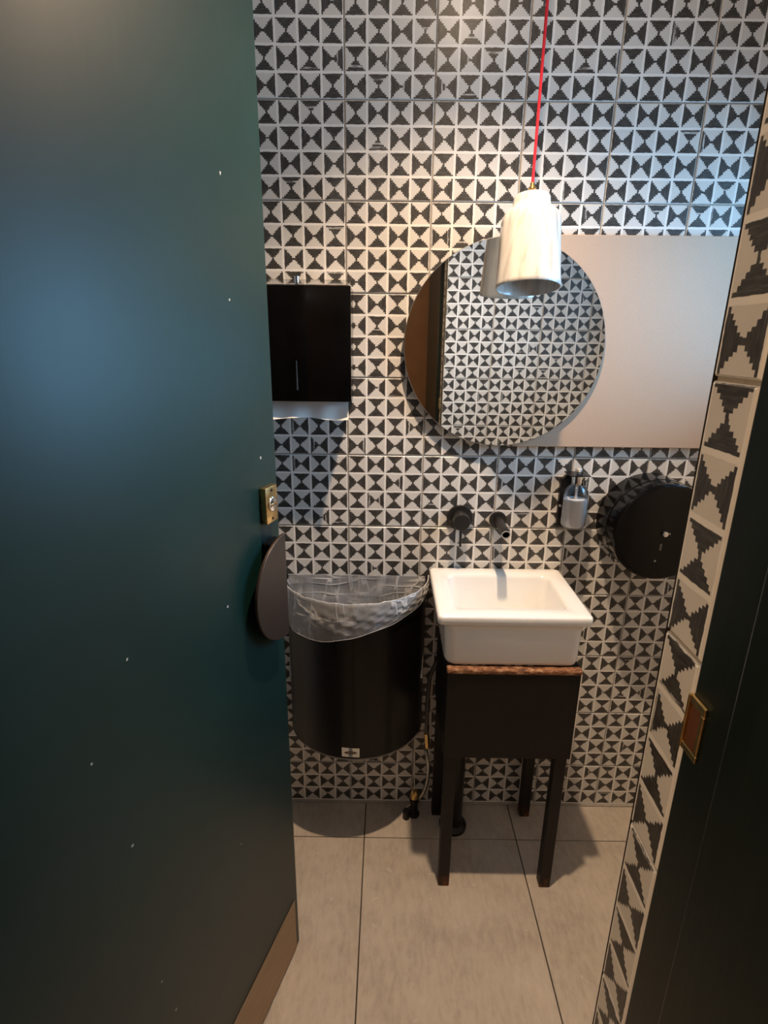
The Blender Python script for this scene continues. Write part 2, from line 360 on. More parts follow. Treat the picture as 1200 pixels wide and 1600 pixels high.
def tile_mesh(x0, x1, z0, z1):
    c = 0.0016; y = TT
    v = [(x0,y,z0),(x1,y,z0),(x1,y,z1),(x0,y,z1),(x0,c,z0),(x1,c,z0),(x1,c,z1),(x0,c,z1),(x0+c,0,z0+c),(x1-c,0,z0+c),(x1-c,0,z1-c),(x0+c,0,z1-c)]
    f = [(8,9,10,11)]
    for k in range(4):
        k2 = (k+1) % 4
        f += [(k,k2,4+k2,4+k), (4+k,4+k2,8+k2,8+k)]
    me = bpy.data.meshes.new('tile'); me.from_pydata(v, [], f); me.materials.append(TILE)
    b = bmesh.new(); b.from_mesh(me); bmesh.ops.recalc_face_normals(b, faces=b.faces[:]); b.to_mesh(me); b.free()
    # make sure that the face looks along -y
    if me.polygons[0].normal.y > 0: me.flip_normals()
    return me
GR = 0.0017
cache = {}
def tiles(parent, xs, zs, place):
    # xs, zs: list of (centre, lo, hi) in tile-local limits
    for cx, xa, xb in xs:
        for cz, za, zb in zs:
            key = tuple(round(q, 5) for q in (xa, xb, za, zb))
            if key not in cache: cache[key] = tile_mesh(xa, xb, za, zb)
            t = bpy.data.objects.new('tile', cache[key]); COL.objects.link(t); t.parent = parent
            place(t, cx, cz)
def spans(start, lo, hi, pitch=0.2):
    out = []; k = math.floor((lo-start)/pitch)
    while start+k*pitch < hi-1e-6:
        a, b = start+k*pitch, start+(k+1)*pitch; c = (a+b)/2
        a2, b2 = max(a, lo), min(b, hi)
        if b2-a2 > 0.012: out.append((c, a2-c+GR, b2-c-GR))
        k += 1
    return out
def pl_back(t, cx, cz):
    t.location = (cx, random.uniform(-.0003, .0003), cz); t.rotation_euler = (random.gauss(0, .0016), 0, random.gauss(0, .0016))
tiles(WB, spans(0.0, XL, XR), spans(ROW0, 0.004, HC), pl_back)

# front wall: right of the doorway (tiled), lintel, left of the doorway
DX0, DX1 = -0.345, 0.3385
WFb = MB().box(DX1+.004, XR+.1, -1.15, FY-TT, 0, HC)
WFb.box(-1.1, DX0, -1.15, FY-TT, 0, HC); WFb.box(DX0, DX1+.004, -1.15, FY-TT, 2.08, HC)
WF = struct(WFb.build('wall_front', GROUT), 'patterned tile wall around the doorway, seen in the round mirror', 'wall')
def pl_front(t, cx, cz):
    t.location = (cx, FY+random.uniform(-.0003, .0003), cz); t.rotation_euler = (random.gauss(0, .0016), 0, PI+random.gauss(0, .0016))
fxs = [(c, -b, -a) for c, a, b in spans(0.3385, 0.3385, XR)]
tiles(WF, fxs, spans(0.097, 0.004, HC), pl_front)
tiles(WF, [(c, -b, -a) for c, a, b in spans(0.3385, XL, DX0)] , spans(0.097, 0.004, HC), pl_front)
tiles(WF, [(c, -b, -a) for c, a, b in spans(0.3385, DX0, 0.3385)] , spans(0.097, 2.085, HC), pl_front)

# tiled reveal beside the doorway: one cell wide, slightly splayed
P1 = Vector((0.3352, -1.0310, 0)); P2 = Vector((0.3345, -1.0835, 0))
dv = (P2-P1).normalized(); ang = math.atan2(dv.y, dv.x)          # local +x of the tiles points away from the room
nv = Vector((dv.y, -dv.x, 0))                                    # faces the opening
L12 = (P2-P1).length
rev = MB()
b1, b2 = P1-nv*TT, P2-nv*TT
rev.prism([(b1.x, b1.y), (b2.x, b2.y), (0.3425, -1.0835), (0.3425, -1.031)], 0, 2.08, 'z')
RV = struct(rev.build('wall_reveal', GROUT), 'narrow strip of hourglass tiles lining the doorway edge', 'wall')
ed = MB().prism([(0.3425, -1.0308), (0.3352, -1.0308), (0.3382, FY-TT), (0.3425, FY-TT)], 0, 2.08, 'z')
tag(ed.build('trim_1', DARKWOOD), 'thin dark edge strip between the reveal and front wall tiles', 'trim', None, 'structure')
def pl_rev(t, cx, cz):
    p = P1+dv*(L12/2); t.location = (p.x, p.y, cz)
    t.rotation_euler = (0, 0, ang)
tiles(RV, [(0.0, -L12/2+.0004, L12/2-.0003)], spans(0.2302-0.2, 0.0, 2.08), lambda t, cx, cz: pl_rev(t, cx, cz))
# the strip is cut from the first cell column of a tile: give it its own pattern origin
for t in RV.children:
    me = t.data.copy()
    for v in me.vertices: v.co.x -= 0.075
    t.data = me
    t.location = Vector(t.location)+dv*0.075
# (shared meshes again: one per size)
pool = {}
for t in RV.children:
    key = tuple(round(c, 4) for v in t.data.vertices for c in v.co)
    t.data = pool.setdefault(key, t.data)

# dark door frame beyond the reveal and the green lined passage beside the camera
JB = MB().prism([(0.3340, -1.0838), (0.3335, -1.140), (0.3225, -1.1405), (0.3200, -1.800), (0.42, -1.800), (0.42, -1.151), (0.3425, -1.151), (0.3425, -1.0838)], 0, 2.08, 'z')
JT = struct(JB.build('trim_2', FRAME), 'black green painted door frame with worn edge, at right', 'door frame')
bvl = JT.modifiers.new('worn_edge', 'BEVEL'); bvl.width = 0.0028; bvl.segments = 2; bvl.limit_method = 'ANGLE'
stp = MB()
sx_, z0_, z1_ = 0.3338, 1.166, 1.200
stp.box(sx_-.0024, sx_, -1.1045, -1.0850, z1_, z1_+.007, .0006, 1); stp.box(sx_-.0024, sx_, -1.1045, -1.0850, z0_-.006, z0_, .0006, 1)
stp.box(sx_-.0024, sx_, -1.1045, -1.1005, z0_, z1_, .0006, 1)
stp.box(sx_-.0034, sx_+.001, -1.0862, -1.0835, z0_-.006, z1_+.007, .0008, 1)
tag(stp.build('strike_plate', BRASS, JT, off=False), 'brass strike plate on the dark frame')
bx = MB().box(sx_-.0006, sx_+.0004, -1.1005, -1.0862, z0_, z1_); tag(bx.build('latch_hole', simple('brown_bare_wood', (0.10, 0.035, 0.015), 0.6), JT, off=False), 'brown latch hole')
# left jamb + passage lining, back of the corridor
struct(MB().box(-0.42, DX0, -1.30, -1.15, 0, 2.08).build('trim_3', FRAME), 'dark painted hinge side of the door frame', 'door frame')
struct(MB().box(-1.2, -1.1, -3.0, -1.15, -0.05, HC).build('wall_corridor_left', BROWN), 'brown painted corridor side wall behind the camera', 'wall')
struct(MB().box(-1.2, XR+.1, -3.1, -3.0, -0.05, HC).build('wall_corridor_back', BROWN), 'brown corridor wall reflected at the left of the round mirror', 'wall')
struct(MB().box(XR+.1, XR+.2, -3.0, -1.15, -0.05, HC).build('wall_corridor_right', BROWN), 'brown painted corridor end wall behind the camera', 'wall')
# skirting-free joint bead along the foot of the back wall
struct(MB().box(XL, XR, -0.004, 0.004, 0.0, 0.006, .002, 1).build('trim_4', GROUT), 'thin sealant bead where back wall meets floor', 'trim')
# window in the right wall
wy0, wy1, wz0, wz1 = WIN['y0'], WIN['y1'], WIN['z0'], WIN['z1']
W1 = thing('window_1', 'white framed window in the right wall letting in daylight', 'window', (XR+.05, (wy0+wy1)/2, wz0), kind='structure')
wf = MB().box(XR+.03, XR+.07, wy0, wy0+.03, wz0, wz1, .003, 1).box(XR+.03, XR+.07, wy1-.03, wy1, wz0, wz1, .003, 1)
wf.box(XR+.03, XR+.07, wy0+.03, wy1-.03, wz0, wz0+.03, .003, 1).box(XR+.03, XR+.07, wy0+.03, wy1-.03, wz1-.03, wz1, .003, 1)
wf.build('window_frame', WHITEPAINT, W1)
MB().box(XR+.048, XR+.052, wy0+.03, wy1-.03, wz0+.03, wz1-.03).build('pane', PANE, W1)

# ------------------------------------------------------------------ open green door
HX, HY = -0.2988, -1.08
drz = math.atan2(0.9553, 0.2958); DL = 0.6695
D = thing('door_1', 'dark green painted door standing open at left', 'door', (HX, HY, 0), rz=drz, kind='structure')
def dpart(mb, name, mat, parent=D, label=None, **k):
    q = mb.build(name, mat, parent, off=False, **k)
    if label: q['label'] = label
    return q
# local: x along the door, y = left of travel (back of the door), z up; outer face at y = 0
dpart(MB().box(0, DL, 0, 0.040, 0.006, 2.06, .0025, 2), 'door_leaf', DOOR)
dpart(MB().box(0.02, DL-.016, -0.0016, -0.0001, 0.008, 0.163, .0006, 1), 'kick_plate', KICK, label='brown metal kick plate along the door foot')
# half-moon pull plate on two posts, straight side along the door's free edge
R_ = 0.105; ZC = 1.001; E_ = DL-.022; so = 0.018
N_ = 40
poly = [(E_-R_*math.sin(PI*k/N_)*1.06, ZC-R_*math.cos(PI*k/N_)) for k in range(N_+1)]
PHm = dpart(MB().prism(poly, -so-.006, -so, 'y'), 'pull_handle', simple('bronzed_pull_plate', (0.060, 0.043, 0.034), 0.42, 0.6, var=0.1, scale=200), label='half-moon bronze pull plate')
bv = PHm.modifiers.new('bevel', 'BEVEL'); bv.width = 0.0012; bv.segments = 2; bv.limit_method = 'ANGLE'
pz = MB().box(E_-.045, E_-.002, -so, -0.0001, ZC-R_*.93, ZC+R_*.93, .002, 1)
dpart(pz, 'handle_block', BLACK, PHm)
# brass privacy indicator
ib = MB().box(DL-.0645, DL-.0235, -0.0125, -0.0001, 1.134, 1.201, .0012, 2)
IB = dpart(ib, 'lock_indicator', BRASS, label='worn brass privacy lock plate')
dpart(MB().lathe([(0.0135, -0.0125), (0.0135, -0.0145), (0.0115, -0.0155), (0.0, -0.0155)], 28, (DL-.044, 0, 1.168), 'y'), 'coin_turn', CHROME, IB)
dpart(MB().box(DL-.055, DL-.033, -0.0172, -0.0150, 1.1665, 1.1695, .0004, 1), 'turn_slot', BRASS, IB)
for zz in (1.194, 1.141):
    dpart(MB().lathe([(0.0028, -0.0125), (0.0028, -0.0131), (0.0, -0.0133)], 12, (DL-.044, 0, zz), 'y'), 'screw', BLACKSAT, IB)

# ------------------------------------------------------------------ cream panel and round mirror
tag(MB().box(0.43, XR, -0.014, 0.0, 1.191, 1.692, .0015, 1).build('wall_panel', PANEL), 'plain cream wall board running right from behind the round mirror', 'panel')
MC = (0.389, 1.4405); MR = 0.2465
MI = thing('round_mirror', 'round frameless mirror overlapping the cream wall board', 'mirror', (MC[0], -0.024, MC[1]))
MB().lathe([(MR, -0.0190), (MR, -0.0215), (MR-.0012, -0.0230)], 128, (MC[0], 0, MC[1]), 'y').build('edge', STEEL, MI)
gm = MB().lathe([(MR-.0012, -0.0229), (MR-.0013, -0.0231)], 128, (MC[0], 0, MC[1]), 'y', smooth=False); gm.build('mirror_glass', MIRROR, MI)
MB().lathe([(0.0, -0.0189), (0.17, -0.0189), (0.17, -0.0142), (0.0, -0.0142)], 64, (MC[0], 0, MC[1]), 'y').build('backing_disc', BLACKSAT, MI)
MB().box(0.20, 0.40, -0.0142, -0.0005, 1.40, 1.48).build('wall_bracket', BLACKSAT, MI)

# ------------------------------------------------------------------ pendant lamp
px_, py_ = 0.4085, -0.100; zb = 1.561
TILT = Matrix.Translation((px_, py_, zb+.213)) @ Matrix.Rotation(math.radians(-10.0), 4, 'X') @ Matrix.Translation((-px_, -py_, -zb-.213))
PL = thing('pendant_lamp', 'white glazed ceramic bottle-shaped pendant lamp on red cord', 'lamp', (px_, py_, zb))
def shade():
    prof = [(0.0685, 0.0), (0.0700, 0.003), (0.0697, 0.008), (0.0672, 0.040), (0.0650, 0.085), (0.0632, 0.125), (0.0622, 0.140), (0.0590, 0.149), (0.0520, 0.157), (0.0440, 0.1625), (0.0405, 0.166),
            (0.0398, 0.172), (0.0392, 0.182), (0.0375, 0.1865), (0.033, 0.1880), (0.006, 0.1885)]
    inn = [(0.005, 0.183), (0.034, 0.181), (0.040, 0.155), (0.056, 0.140), (0.060, 0.110), (0.0635, 0.04), (0.0655, 0.004), (0.0668, 0.0)]
    n = 64; mb = MB(); v = []; f = []
    pr = prof+inn
    for i, (r, h) in enumerate(pr):
        out = i < len(prof)
        for k in range(n):
            a = 2*PI*k/n
            fac = 1+(0.012*math.cos(13*a+0.6*math.sin(h*40)) if out and 0.02 < h < 0.183 else 0)
            v.append((px_+r*fac*math.cos(a), py_+r*fac*math.sin(a), zb+h))
    L = len(pr)
    for i in range(L):
        for k in range(n):
            k2 = (k+1) % n; j = (i+1) % L
            f.append((i*n+k, i*n+k2, j*n+k2, j*n+k))
    mb.add(v, f, True); return mb
shade().build('lamp_shade', PORC, PL, sharp=60).data.transform(TILT)
MB().lathe([(0.0, 0.150), (0.022, 0.150), (0.022, 0.120), (0.024, 0.118), (0.024, 0.082), (0.019, 0.072), (0.0, 0.068)], 28, (px_, py_, zb)).build('bulb', simple('unlit_frosted_bulb', (0.55, 0.55, 0.53), 0.3), PL).data.transform(TILT)
MB().lathe([(0.009, 0.188), (0.009, 0.192), (0.0065, 0.194), (0.0065, 0.201), (0.0085, 0.202), (0.0085, 0.206), (0.005, 0.209), (0.005, 0.215), (0.0, 0.216)], 20, (px_, py_, zb)).build('ferrule', BRASS, PL).data.transform(TILT)
MB().tube([(px_, py_, zb+.213), (px_, py_, 2.0), (px_, py_, HC-.022)], 0.0031, 12).build('cord', RED, PL)
MB().lathe([(0.0, -.030), (0.012, -.028), (0.045, -.022), (0.05, 0.0), (0.0, 0.0)], 32, (px_, py_, HC)).build('ceiling_rose', PORC, PL)

# ------------------------------------------------------------------ ceiling downlight fitting
DLt = thing('ceiling_downlight', 'small round ceiling spotlight above the washbasin', 'lamp', (LX, LY, HC))
MB().lathe([(0.052, 0.0), (0.052, -.034), (0.050, -.040), (0.040, -.042), (0.034, -.036), (0.034, -.006), (0.0, -.005)], 40, (LX, LY, HC)).build('housing', BLACKSAT, DLt)
MB().lathe([(0.033, -.014), (0.033, -.018), (0.0, -.022)], 32, (LX, LY, HC)).build('lens', GLOWLENS, DLt)
SCt = thing('reveal_fill_lamp', 'unseen wall lamp added to light the doorway tile strip', 'lamp', (-1.1, -1.64, 1.62))  # body of the unseen warm lamp added to brighten the reveal tiles
MB().lathe([(0.0, -1.0995), (0.05, -1.0995), (0.05, -1.085), (0.0, -1.084)], 32, (0, -1.64, 1.62), 'x').build('wall_plate', BLACKSAT, SCt)
MB().lathe([(0.03, -1.084), (0.046, -1.076), (0.030, -1.062), (0.0, -1.058)], 32, (0, -1.64, 1.62), 'x').build('diffuser', emit('reveal_fill_glow', (1, .75, .5), 1.5), SCt)
CLt = thing('corridor_fill_lamp', 'unseen ceiling lamp added as cool corridor fill', 'lamp', (-0.35, -2.25, HC))  # body of the unseen cool lamp added for fill through the doorway
MB().lathe([(0.05, 0.0), (0.05, -.012), (0.0, -.014)], 32, (-0.35, -2.25, HC)).build('base', BLACKSAT, CLt)
MB().lathe([(0.03, -.014), (0.046, -.022), (0.03, -.032), (0.0, -.036)], 32, (-0.35, -2.25, HC)).build('diffuser', emit('corridor_fill_glow', (.86, .93, 1), 1.5), CLt)

# ------------------------------------------------------------------ paper towel dispenser with a towel
px0, px1, pf, pz0, pz1 = -0.245, 0.0188, -0.118, 1.3115, 1.5665
PT = thing('paper_towel_dispenser', 'black metal folded paper towel dispenser on tiled wall behind the door', 'dispenser', (-.113, 0, pz0))
body = MB().prism([(-0.0005, pz0+.004), (pf+.004, pz0), (pf, pz0+.004), (pf, pz1-.004), (pf+.004, pz1), (-0.0005, pz1)], px0+.002, px1-.002, 'x')
body.build('cabinet', BLACK, PT)
lid = MB().prism([(pf+.003, pz1), (pf+.003, pz1+.002), (-0.035, pz1+.020), (-0.0005, pz1+.022), (-0.0005, pz1)], px0+.002, px1-.004, 'x')
lid.build('top_cover', simple('polished_top_steel', (0.55, 0.53, 0.51), 0.12, 1.0, var=0.05), PT)
MB().box(px0, px1, pf-.0035, pf-.0002, pz0, pz1, .0016, 2).build('front_door', BLACK, PT)
MB().lathe([(0.0, 0.015), (0.0055, 0.015), (0.0055, 0.0)], 16, (-0.108, -0.075, pz1+.008)).build('lock', CHROME, PT)
slot = MB().tube([(-0.108, pf-.0034, 1.338), (-0.108, pf-.0034, 1.405)], [0.0024, 0.0012], 10); slot.build('level_slot', simple('slot_grey', (0.012, 0.012, 0.013), 0.5), PT)
def towel():
    mb = MB(); nx, nz = 28, 8; v = []; f = []
    for i in range(nx+1):
        x = px0+.012+(px1-.022-px0)*i/nx; s = i/nx
        low = 0.040+0.010*math.sin(s*PI*0.95)+0.006*math.sin(s*7+1)
        for k in range(nz+1):
            t = k/nz; z = pz0+.012-t*low-.008*t
            y = pf+.030-0.030*t*t*0.6+0.004*math.sin(s*9+2)*t+0.003*math.sin(s*23)*t
            v.append((x+0.004*t*(s-.5), y, z))
    for i in range(nx):
        for k in range(nz):
            a = i*(nz+1)+k; f.append((a, a+1, a+nz+2, a+nz+1))
    n0 = len(v); v += [(p[0], p[1]+.0012, p[2]) for p in v[:n0]]; f += [tuple(q+n0 for q in g[::-1]) for g in f[:]]
    mb.add(v, f, True); return mb
tag(towel().build('paper_towel', PAPER), 'white paper towel hanging out under the black dispenser', 'paper towel')

# ------------------------------------------------------------------ wall-hung waste bin and liner
BX, BA, BBd = 0.0225, 0.198, 0.183; BZ0, BZ1 = 0.334, 0.812
def dpath(a, b, n=48, y0=-0.0005):
    return [(BX-a*math.cos(PI*k/n), y0-b*math.sin(PI*k/n)) for k in range(n+1)]
def dshell(a, b, z0, z1, th):
    mb = MB(); out = dpath(a, b); inn = dpath(a-th, b-th, y0=-0.0005-th)
    n = len(out); v = []
    for z in (z0, z1): v += [(x, y, z) for x, y in out]
    for z in (z0+th, z1): v += [(x, y, z) for x, y in inn]
    f = []
    for k in range(n):
        k2 = (k+1) % n
        f += [(k, k2, n+k2, n+k), (2*n+k, 3*n+k, 3*n+k2, 2*n+k2), (n+k, n+k2, 3*n+k2, 3*n+k)]
    f += [tuple(range(n))[::-1], tuple(range(2*n, 3*n))]
    mb.add(v, f, True); return mb
WBn = thing('waste_bin', 'half-round black metal waste bin hung on the tiled wall', 'bin', (BX, 0, BZ0))
dshell(BA, BBd, BZ0, BZ1, 0.0016).build('bin_body', BLACKSAT, WBn)
MB().tube([(x, y, BZ1) for x, y in dpath(BA+.001, BBd+.001)], 0.0028, 8).build('rolled_rim', BLACKSAT, WBn)
MB().tube([(x, y-.0005, BZ0+.0012) for x, y in dpath(BA, BBd)], 0.0018, 6).build('bottom_rim', GREYPIPE, WBn)
MB().prism(dpath(BA-.002, BBd-.002, y0=-.003), BZ0+.0025, BZ0+.0045, 'z').build('bin_floor', BINGREY, WBn)
# maker's sticker near the foot, wrapped on the curve
def on_bin(xl, z, lift):
    a = math.acos(max(-1, min(1, -(xl-BX)/BA)))
    nx_, ny_ = -math.cos(a)/BA, -math.sin(a)/BBd; l = math.hypot(nx_, ny_)
    return (BX-BA*math.cos(a)+nx_/l*lift, -0.0005-BBd*math.sin(a)+ny_/l*lift, z)
def wrap_poly(polys, z_lift, mat, name, parent, th=0.0004):
    mb = MB()
    for poly in polys:
        n = len(poly); v = [on_bin(x, z, z_lift) for x, z in poly]+[on_bin(x, z, z_lift-th) for x, z in poly]
        f = [tuple(range(n)), tuple(range(n, 2*n))[::-1]]+[(k, (k+1) % n, n+(k+1) % n, n+k) for k in range(n)]
        mb.add(v, f)
    return mb.build(name, mat, parent)
lx0, lx1, lz0, lz1 = -0.0105, 0.0385, 0.3430, 0.3725
tl = 0.0012
strip = []
for k in range(6):
    a, b = lx0+(lx1-lx0)*k/6, lx0+(lx1-lx0)*(k+1)/6
    strip.append([(a, lz0+tl*(1-k/6)), (b, lz0+tl*(1-(k+1)/6)), (b, lz1+tl*(1-(k+1)/6)), (a, lz1+tl*(1-k/6))])
LB = wrap_poly(strip, 0.0008, WHITEPRINT, 'sticker', WBn); LB['label'] = 'small white sticker with a brown diamond emblem'
ex, ez = (lx0+lx1)/2, (lz0+lz1)/2+.0006
hw, hh = 0.0190, 0.0072
em = []
def diam_h(x): return hh*(1-abs(x)/hw)**0.85
segs = [(-hw, -0.0080), (-0.0070, -0.0050), (-0.0040, -0.0016), (0.0012, 0.0034), (0.0044, 0.0070), (0.0080, hw)]
for a, b in segs:
    em.append([(ex+a, ez-diam_h(a)-.0001), (ex+(a+b)/2, ez-diam_h((a+b)/2)-.0001), (ex+b, ez-diam_h(b)-.0001), (ex+b, ez+diam_h(b)+.0001), (ex+(a+b)/2, ez+diam_h((a+b)/2)+.0001), (ex+a, ez+diam_h(a)+.0001)])
q = wrap_poly(em, 0.0012, BROWNPRINT, 'emblem', LB, 0.0003); q.location = (0, 0, 0)
# clear liner: inside bag + skirt folded over the rim
def liner():
    mb = MB(); n = 120
    rnd = random.Random(3)
    ph_ = [rnd.uniform(0, 6.28) for _ in range(12)]
    def wr(s, t, amp):
        return amp*(math.sin(s*61+ph_[0]+t*5)+0.8*math.sin(s*97+ph_[1]-t*7)+0.6*math.sin(s*37+ph_[2]+t*11)+0.5*math.sin(s*151+ph_[3]+t*3))
    def bottom(s):   # drop of the skirt below the rim along the front arc (0 left .. 1 right)
        pts = [(0, .070), (.08, .088), (.139, .106), (.19, .120), (.293, .120), (.404, .1125), (.523, .091), (.656, .0685), (.756, .054), (.855, .041), (.93, .032), (1, .030)]
        for (a, p), (b, q) in zip(pts, pts[1:]):
            if s <= b: return p+(q-p)*(s-a)/(b-a)
        return pts[-1][1]
    rows = []
    nt = 14
    for k in range(n+1):
        s = k/n; a = PI*s; col = []
        for j in range(nt+1):          # skirt from the hem up to the rim
            t = j/nt; z = BZ1+.0045-(1-t)*(bottom(s)+.0012*math.sin(s*40))
            o_ = 0.0055+.0045*math.sin(PI*t)+wr(s, t*4, .0013)*math.sin(PI*min(1, t*1.05)**.8)
            col.append((BX-(BA+o_)*math.cos(a), -0.0012-(BBd+o_)*math.sin(a), z+wr(s, 1, .0006)*t))
        for j in range(1, 13):         # inside, falling from the rim
            t = j/12; z = BZ1+.0045-t*0.30
            i_ = 0.004+.006*math.sin(PI*min(1, t*1.3))+wr(s, t*1.5, .0016)*min(1, t*3)+0.05*t*t
            col.append((BX-(BA-i_)*math.cos(a), -0.006-(BBd-i_-.004)*math.sin(a), z))
        rows.append(col)
    v = [p for c in rows for p in c]; m_ = len(rows[0]); f = []
    for k in range(n):
        for j in range(m_-1):
            a = k*m_+j; f.append((a, a+1, a+m_+1, a+m_))
    mb.add(v, f, True)
    hem = [c[0] for c in rows]; top = [c[nt] for c in rows]
    mb.tube(hem, 0.0011, 6); mb.tube(top, 0.0016, 6)
    # straight back side: hangs inside along the wall
    v = []; f = []; nb, mz = 60, 14
    for k in range(nb+1):
        s = k/nb; x = BX-BA+.004+(2*BA-.008)*s
        for j in range(mz+1):
            t = j/mz; z = BZ1+.005+.0015*math.sin(s*30)-t*.30
            y = -0.006-abs(.004*math.sin(s*55+3*math.sin(t*4)+t*9)+.0025*math.sin(s*90-t*6))*min(1, .25+t*2)-.05*t*t
            v.append((x, y, z))
    for k in range(nb):
        for j in range(mz):
            a = k*(mz+1)+j; f.append((a, a+1, a+mz+2, a+mz+1))
    mb.add(v, f, True)
    return mb
tag(liner().build('bin_liner', FILM, sharp=180), 'clear crinkled plastic bag folded over the rim of the black bin', 'bin liner')

# ------------------------------------------------------------------ washbasin
def rrect(x0, x1, y0, y1, r, n=6):
    p = []
    for cx, cy, a0 in ((x1-r, y1-r, 0), (x0+r, y1-r, 90), (x0+r, y0+r, 180), (x1-r, y0+r, 270)):
        for k in range(n+1):
            a = math.radians(a0+90*k/n); p.append((cx+r*math.cos(a), cy+r*math.sin(a)))
    return p
def loft(rings, cap0=True, cap1=True):
    mb = MB(); n = len(rings[0][0]); v = []; f = []
    for poly, z in rings: v += [(x, y, z) for x, y in poly]
    for i in range(len(rings)-1):
        for k in range(n):
            k2 = (k+1) % n; f.append((i*n+k, i*n+k2, (i+1)*n+k2, (i+1)*n+k))
    if cap0: f.append(tuple(range(n))[::-1])
    if cap1: f.append(tuple(range((len(rings)-1)*n, len(rings)*n)))
    mb.add(v, f, True); return mb
bz = 0.842
WS = thing('washbasin', 'small white ceramic washbasin with thick rim on black stand', 'washbasin', (0.41, -.148, 0.702))
X0, X1, Y0, Y1 = 0.2275, 0.5915, -0.2925, -0.0025
def rr(d, z, r): return (rrect(X0+d, X1-d, Y0+d, Y1-d*0.2 if d < .03 else Y1-d, max(r, .004)), z)
bt = 0.7035
def ring(x0, x1, y0, y1, r, z): return (rrect(x0, x1, y0, y1, r), z)
outer = [ring(.262, .566, -.272, -.012, .022, bt), ring(.2545, .5725, -.279, -.010, .024, bt+.004), ring(.2495, .5745, -.2825, -.008, .026, bt+.014), ring(.2455, .5765, -.2835, -.007, .026, .800),
         ring(.2425, .5785, -.2845, -.007, .024, .8135), ring(.2325, .5865, -.2895, -.004, .016, .8175), ring(X0+.0015, X1-.0015, Y0+.0015, Y1-.001, .013, .8195), ring(X0, X1, Y0, Y1, .012, .8225),
         ring(X0, X1, Y0, Y1, .012, bz-.006), ring(X0+.0015, X1-.0015, Y0+.0015, Y1-.0015, .012, bz-.0018), ring(X0+.006, X1-.006, Y0+.006, Y1-.006, .012, bz),
         ring(.270, .5500, -.2460, -.047, .020, bz-.0005), ring(.2735, .5465, -.2425, -.0505, .020, bz-.003), ring(.2765, .5435, -.2395, -.0535, .022, bz-.009), ring(.283, .537, -.233, -.060, .030, bz-.090),
         ring(.300, .520, -.218, -.075, .040, bz-.118), ring(.380, .440, -.175, -.120, .026, bz-.1235)]
loft(outer).build('basin', CERAMIC, WS, sharp=60)
MB().lathe([(0.0, .003), (.014, .003), (.021, .0015), (.021, -.004), (0, -.004)], 28, (.41, -.147, bz-.1225)).build('drain', CHROME, WS)

# ------------------------------------------------------------------ iron stand
SX0, SX1, SY0, SY1 = 0.2570, 0.5790, -0.2925, -0.0180
ST = thing('basin_stand', 'old dark iron stand with rusty top edge carrying the washbasin', 'stand', (.418, -.155, 0))
MB().box(SX0-.002, SX1+.002, SY0-.003, SY0+.020, .688, .7030, .0055, 3).build('top_bar', RUST, ST)
o = MB().box(SX0, SX0+.02, SY0+.02, SY1, .690, .7025, .003, 2).box(SX1-.02, SX1, SY0+.02, SY1, .690, .7025, .003, 2).box(SX0+.02, SX1-.02, SY1-.02, SY1, .690, .7025, .003, 2)
o.build('top_frame', IRON, ST)
pb = 0.442
MB().box(SX0+.0005, SX1-.0005, SY0+.0005, SY0+.006, pb, .688, .0012, 1).build('front_panel', IRON, ST)
MB().box(SX0+.0005, SX0+.005, SY0+.0065, SY1-.001, pb, .6895, .0012, 1).build('side_panel', IRON, ST)
MB().box(SX1-.005, SX1-.0005, SY0+.0065, SY1-.001, pb, .6895, .0012, 1).build('side_panel', IRON, ST)
lw_ = 0.030
for lx in (SX0+.0055, SX1-.0055-lw_):
    for ly in (SY0+.0065, SY1-lw_-.001):
        MB().box(lx, lx+lw_, ly, ly+lw_, 0.0, .6895, .0016, 1).build('leg', IRON, ST)
MB().box(SX0+.0355, SX1-.0355, SY1-.014, SY1-.004, .440, .458, .0015, 1).build('stretcher', IRON, ST)

# ------------------------------------------------------------------ tap, spout
TV = thing('mixer_valve', 'round matt black wall mixer knob with hanging pin lever', 'tap', (.306, 0, .990))
MB().lathe([(0.0, -0.0005), (.0355, -0.0005), (.0355, -.006), (.0345, -.0075), (0, -.0078)], 48, (.306, 0, .990), 'y').build('rosette', BLACKMATT, TV)
MB().lathe([(.0225, -.0078), (.0225, -.048), (.0215, -.050), (0.0, -.0503)], 40, (.306, 0, .990), 'y').build('knob', BLACKMATT, TV)
MB().tube([(.306, -.037, .970), (.3065, -.037, .918)], [.0038, .0034], 12).build('lever', BLACKMATT, TV)
SPt = thing('basin_spout', 'matt black tubular wall spout above the washbasin', 'tap', (.4105, 0, .985))
MB().lathe([(0.0, -0.0005), (.0235, -0.0005), (.0235, -.006), (.0225, -.0075), (0, -.0078)], 40, (.4105, 0, .985), 'y').build('rosette', BLACKMATT, SPt)
tb = MB(); pts = [(.4105, -.0078, .985), (.4105, -.04, .985), (.4105, -.085, .985), (.4105, -.100, .9845), (.4105, -.108, .9835), (.4105, -.115, .9815)]
tb.tube(pts, .0118, 24, caps=False); tb.tube(pts, .0098, 24, caps=False); tb.build('spout_tube', BLACKMATT, SPt)
ringm = MB(); cpt = Vector(pts[-1]); tdir = (Vector(pts[-1])-Vector(pts[-2])).normalized(); ax = tdir.orthogonal().normalized(); ay = tdir.cross(ax)
v = []; f = []
for i, r in enumerate((.0094, .0121)):
    for k in range(24): a = 2*PI*k/24; v.append(cpt+tdir*.0004+r*(math.cos(a)*ax+math.sin(a)*ay))
for i, r in enumerate((.0094, .0121)):
    for k in range(24): a = 2*PI*k/24; v.append(cpt-tdir*.0012+r*(math.cos(a)*ax+math.sin(a)*ay))
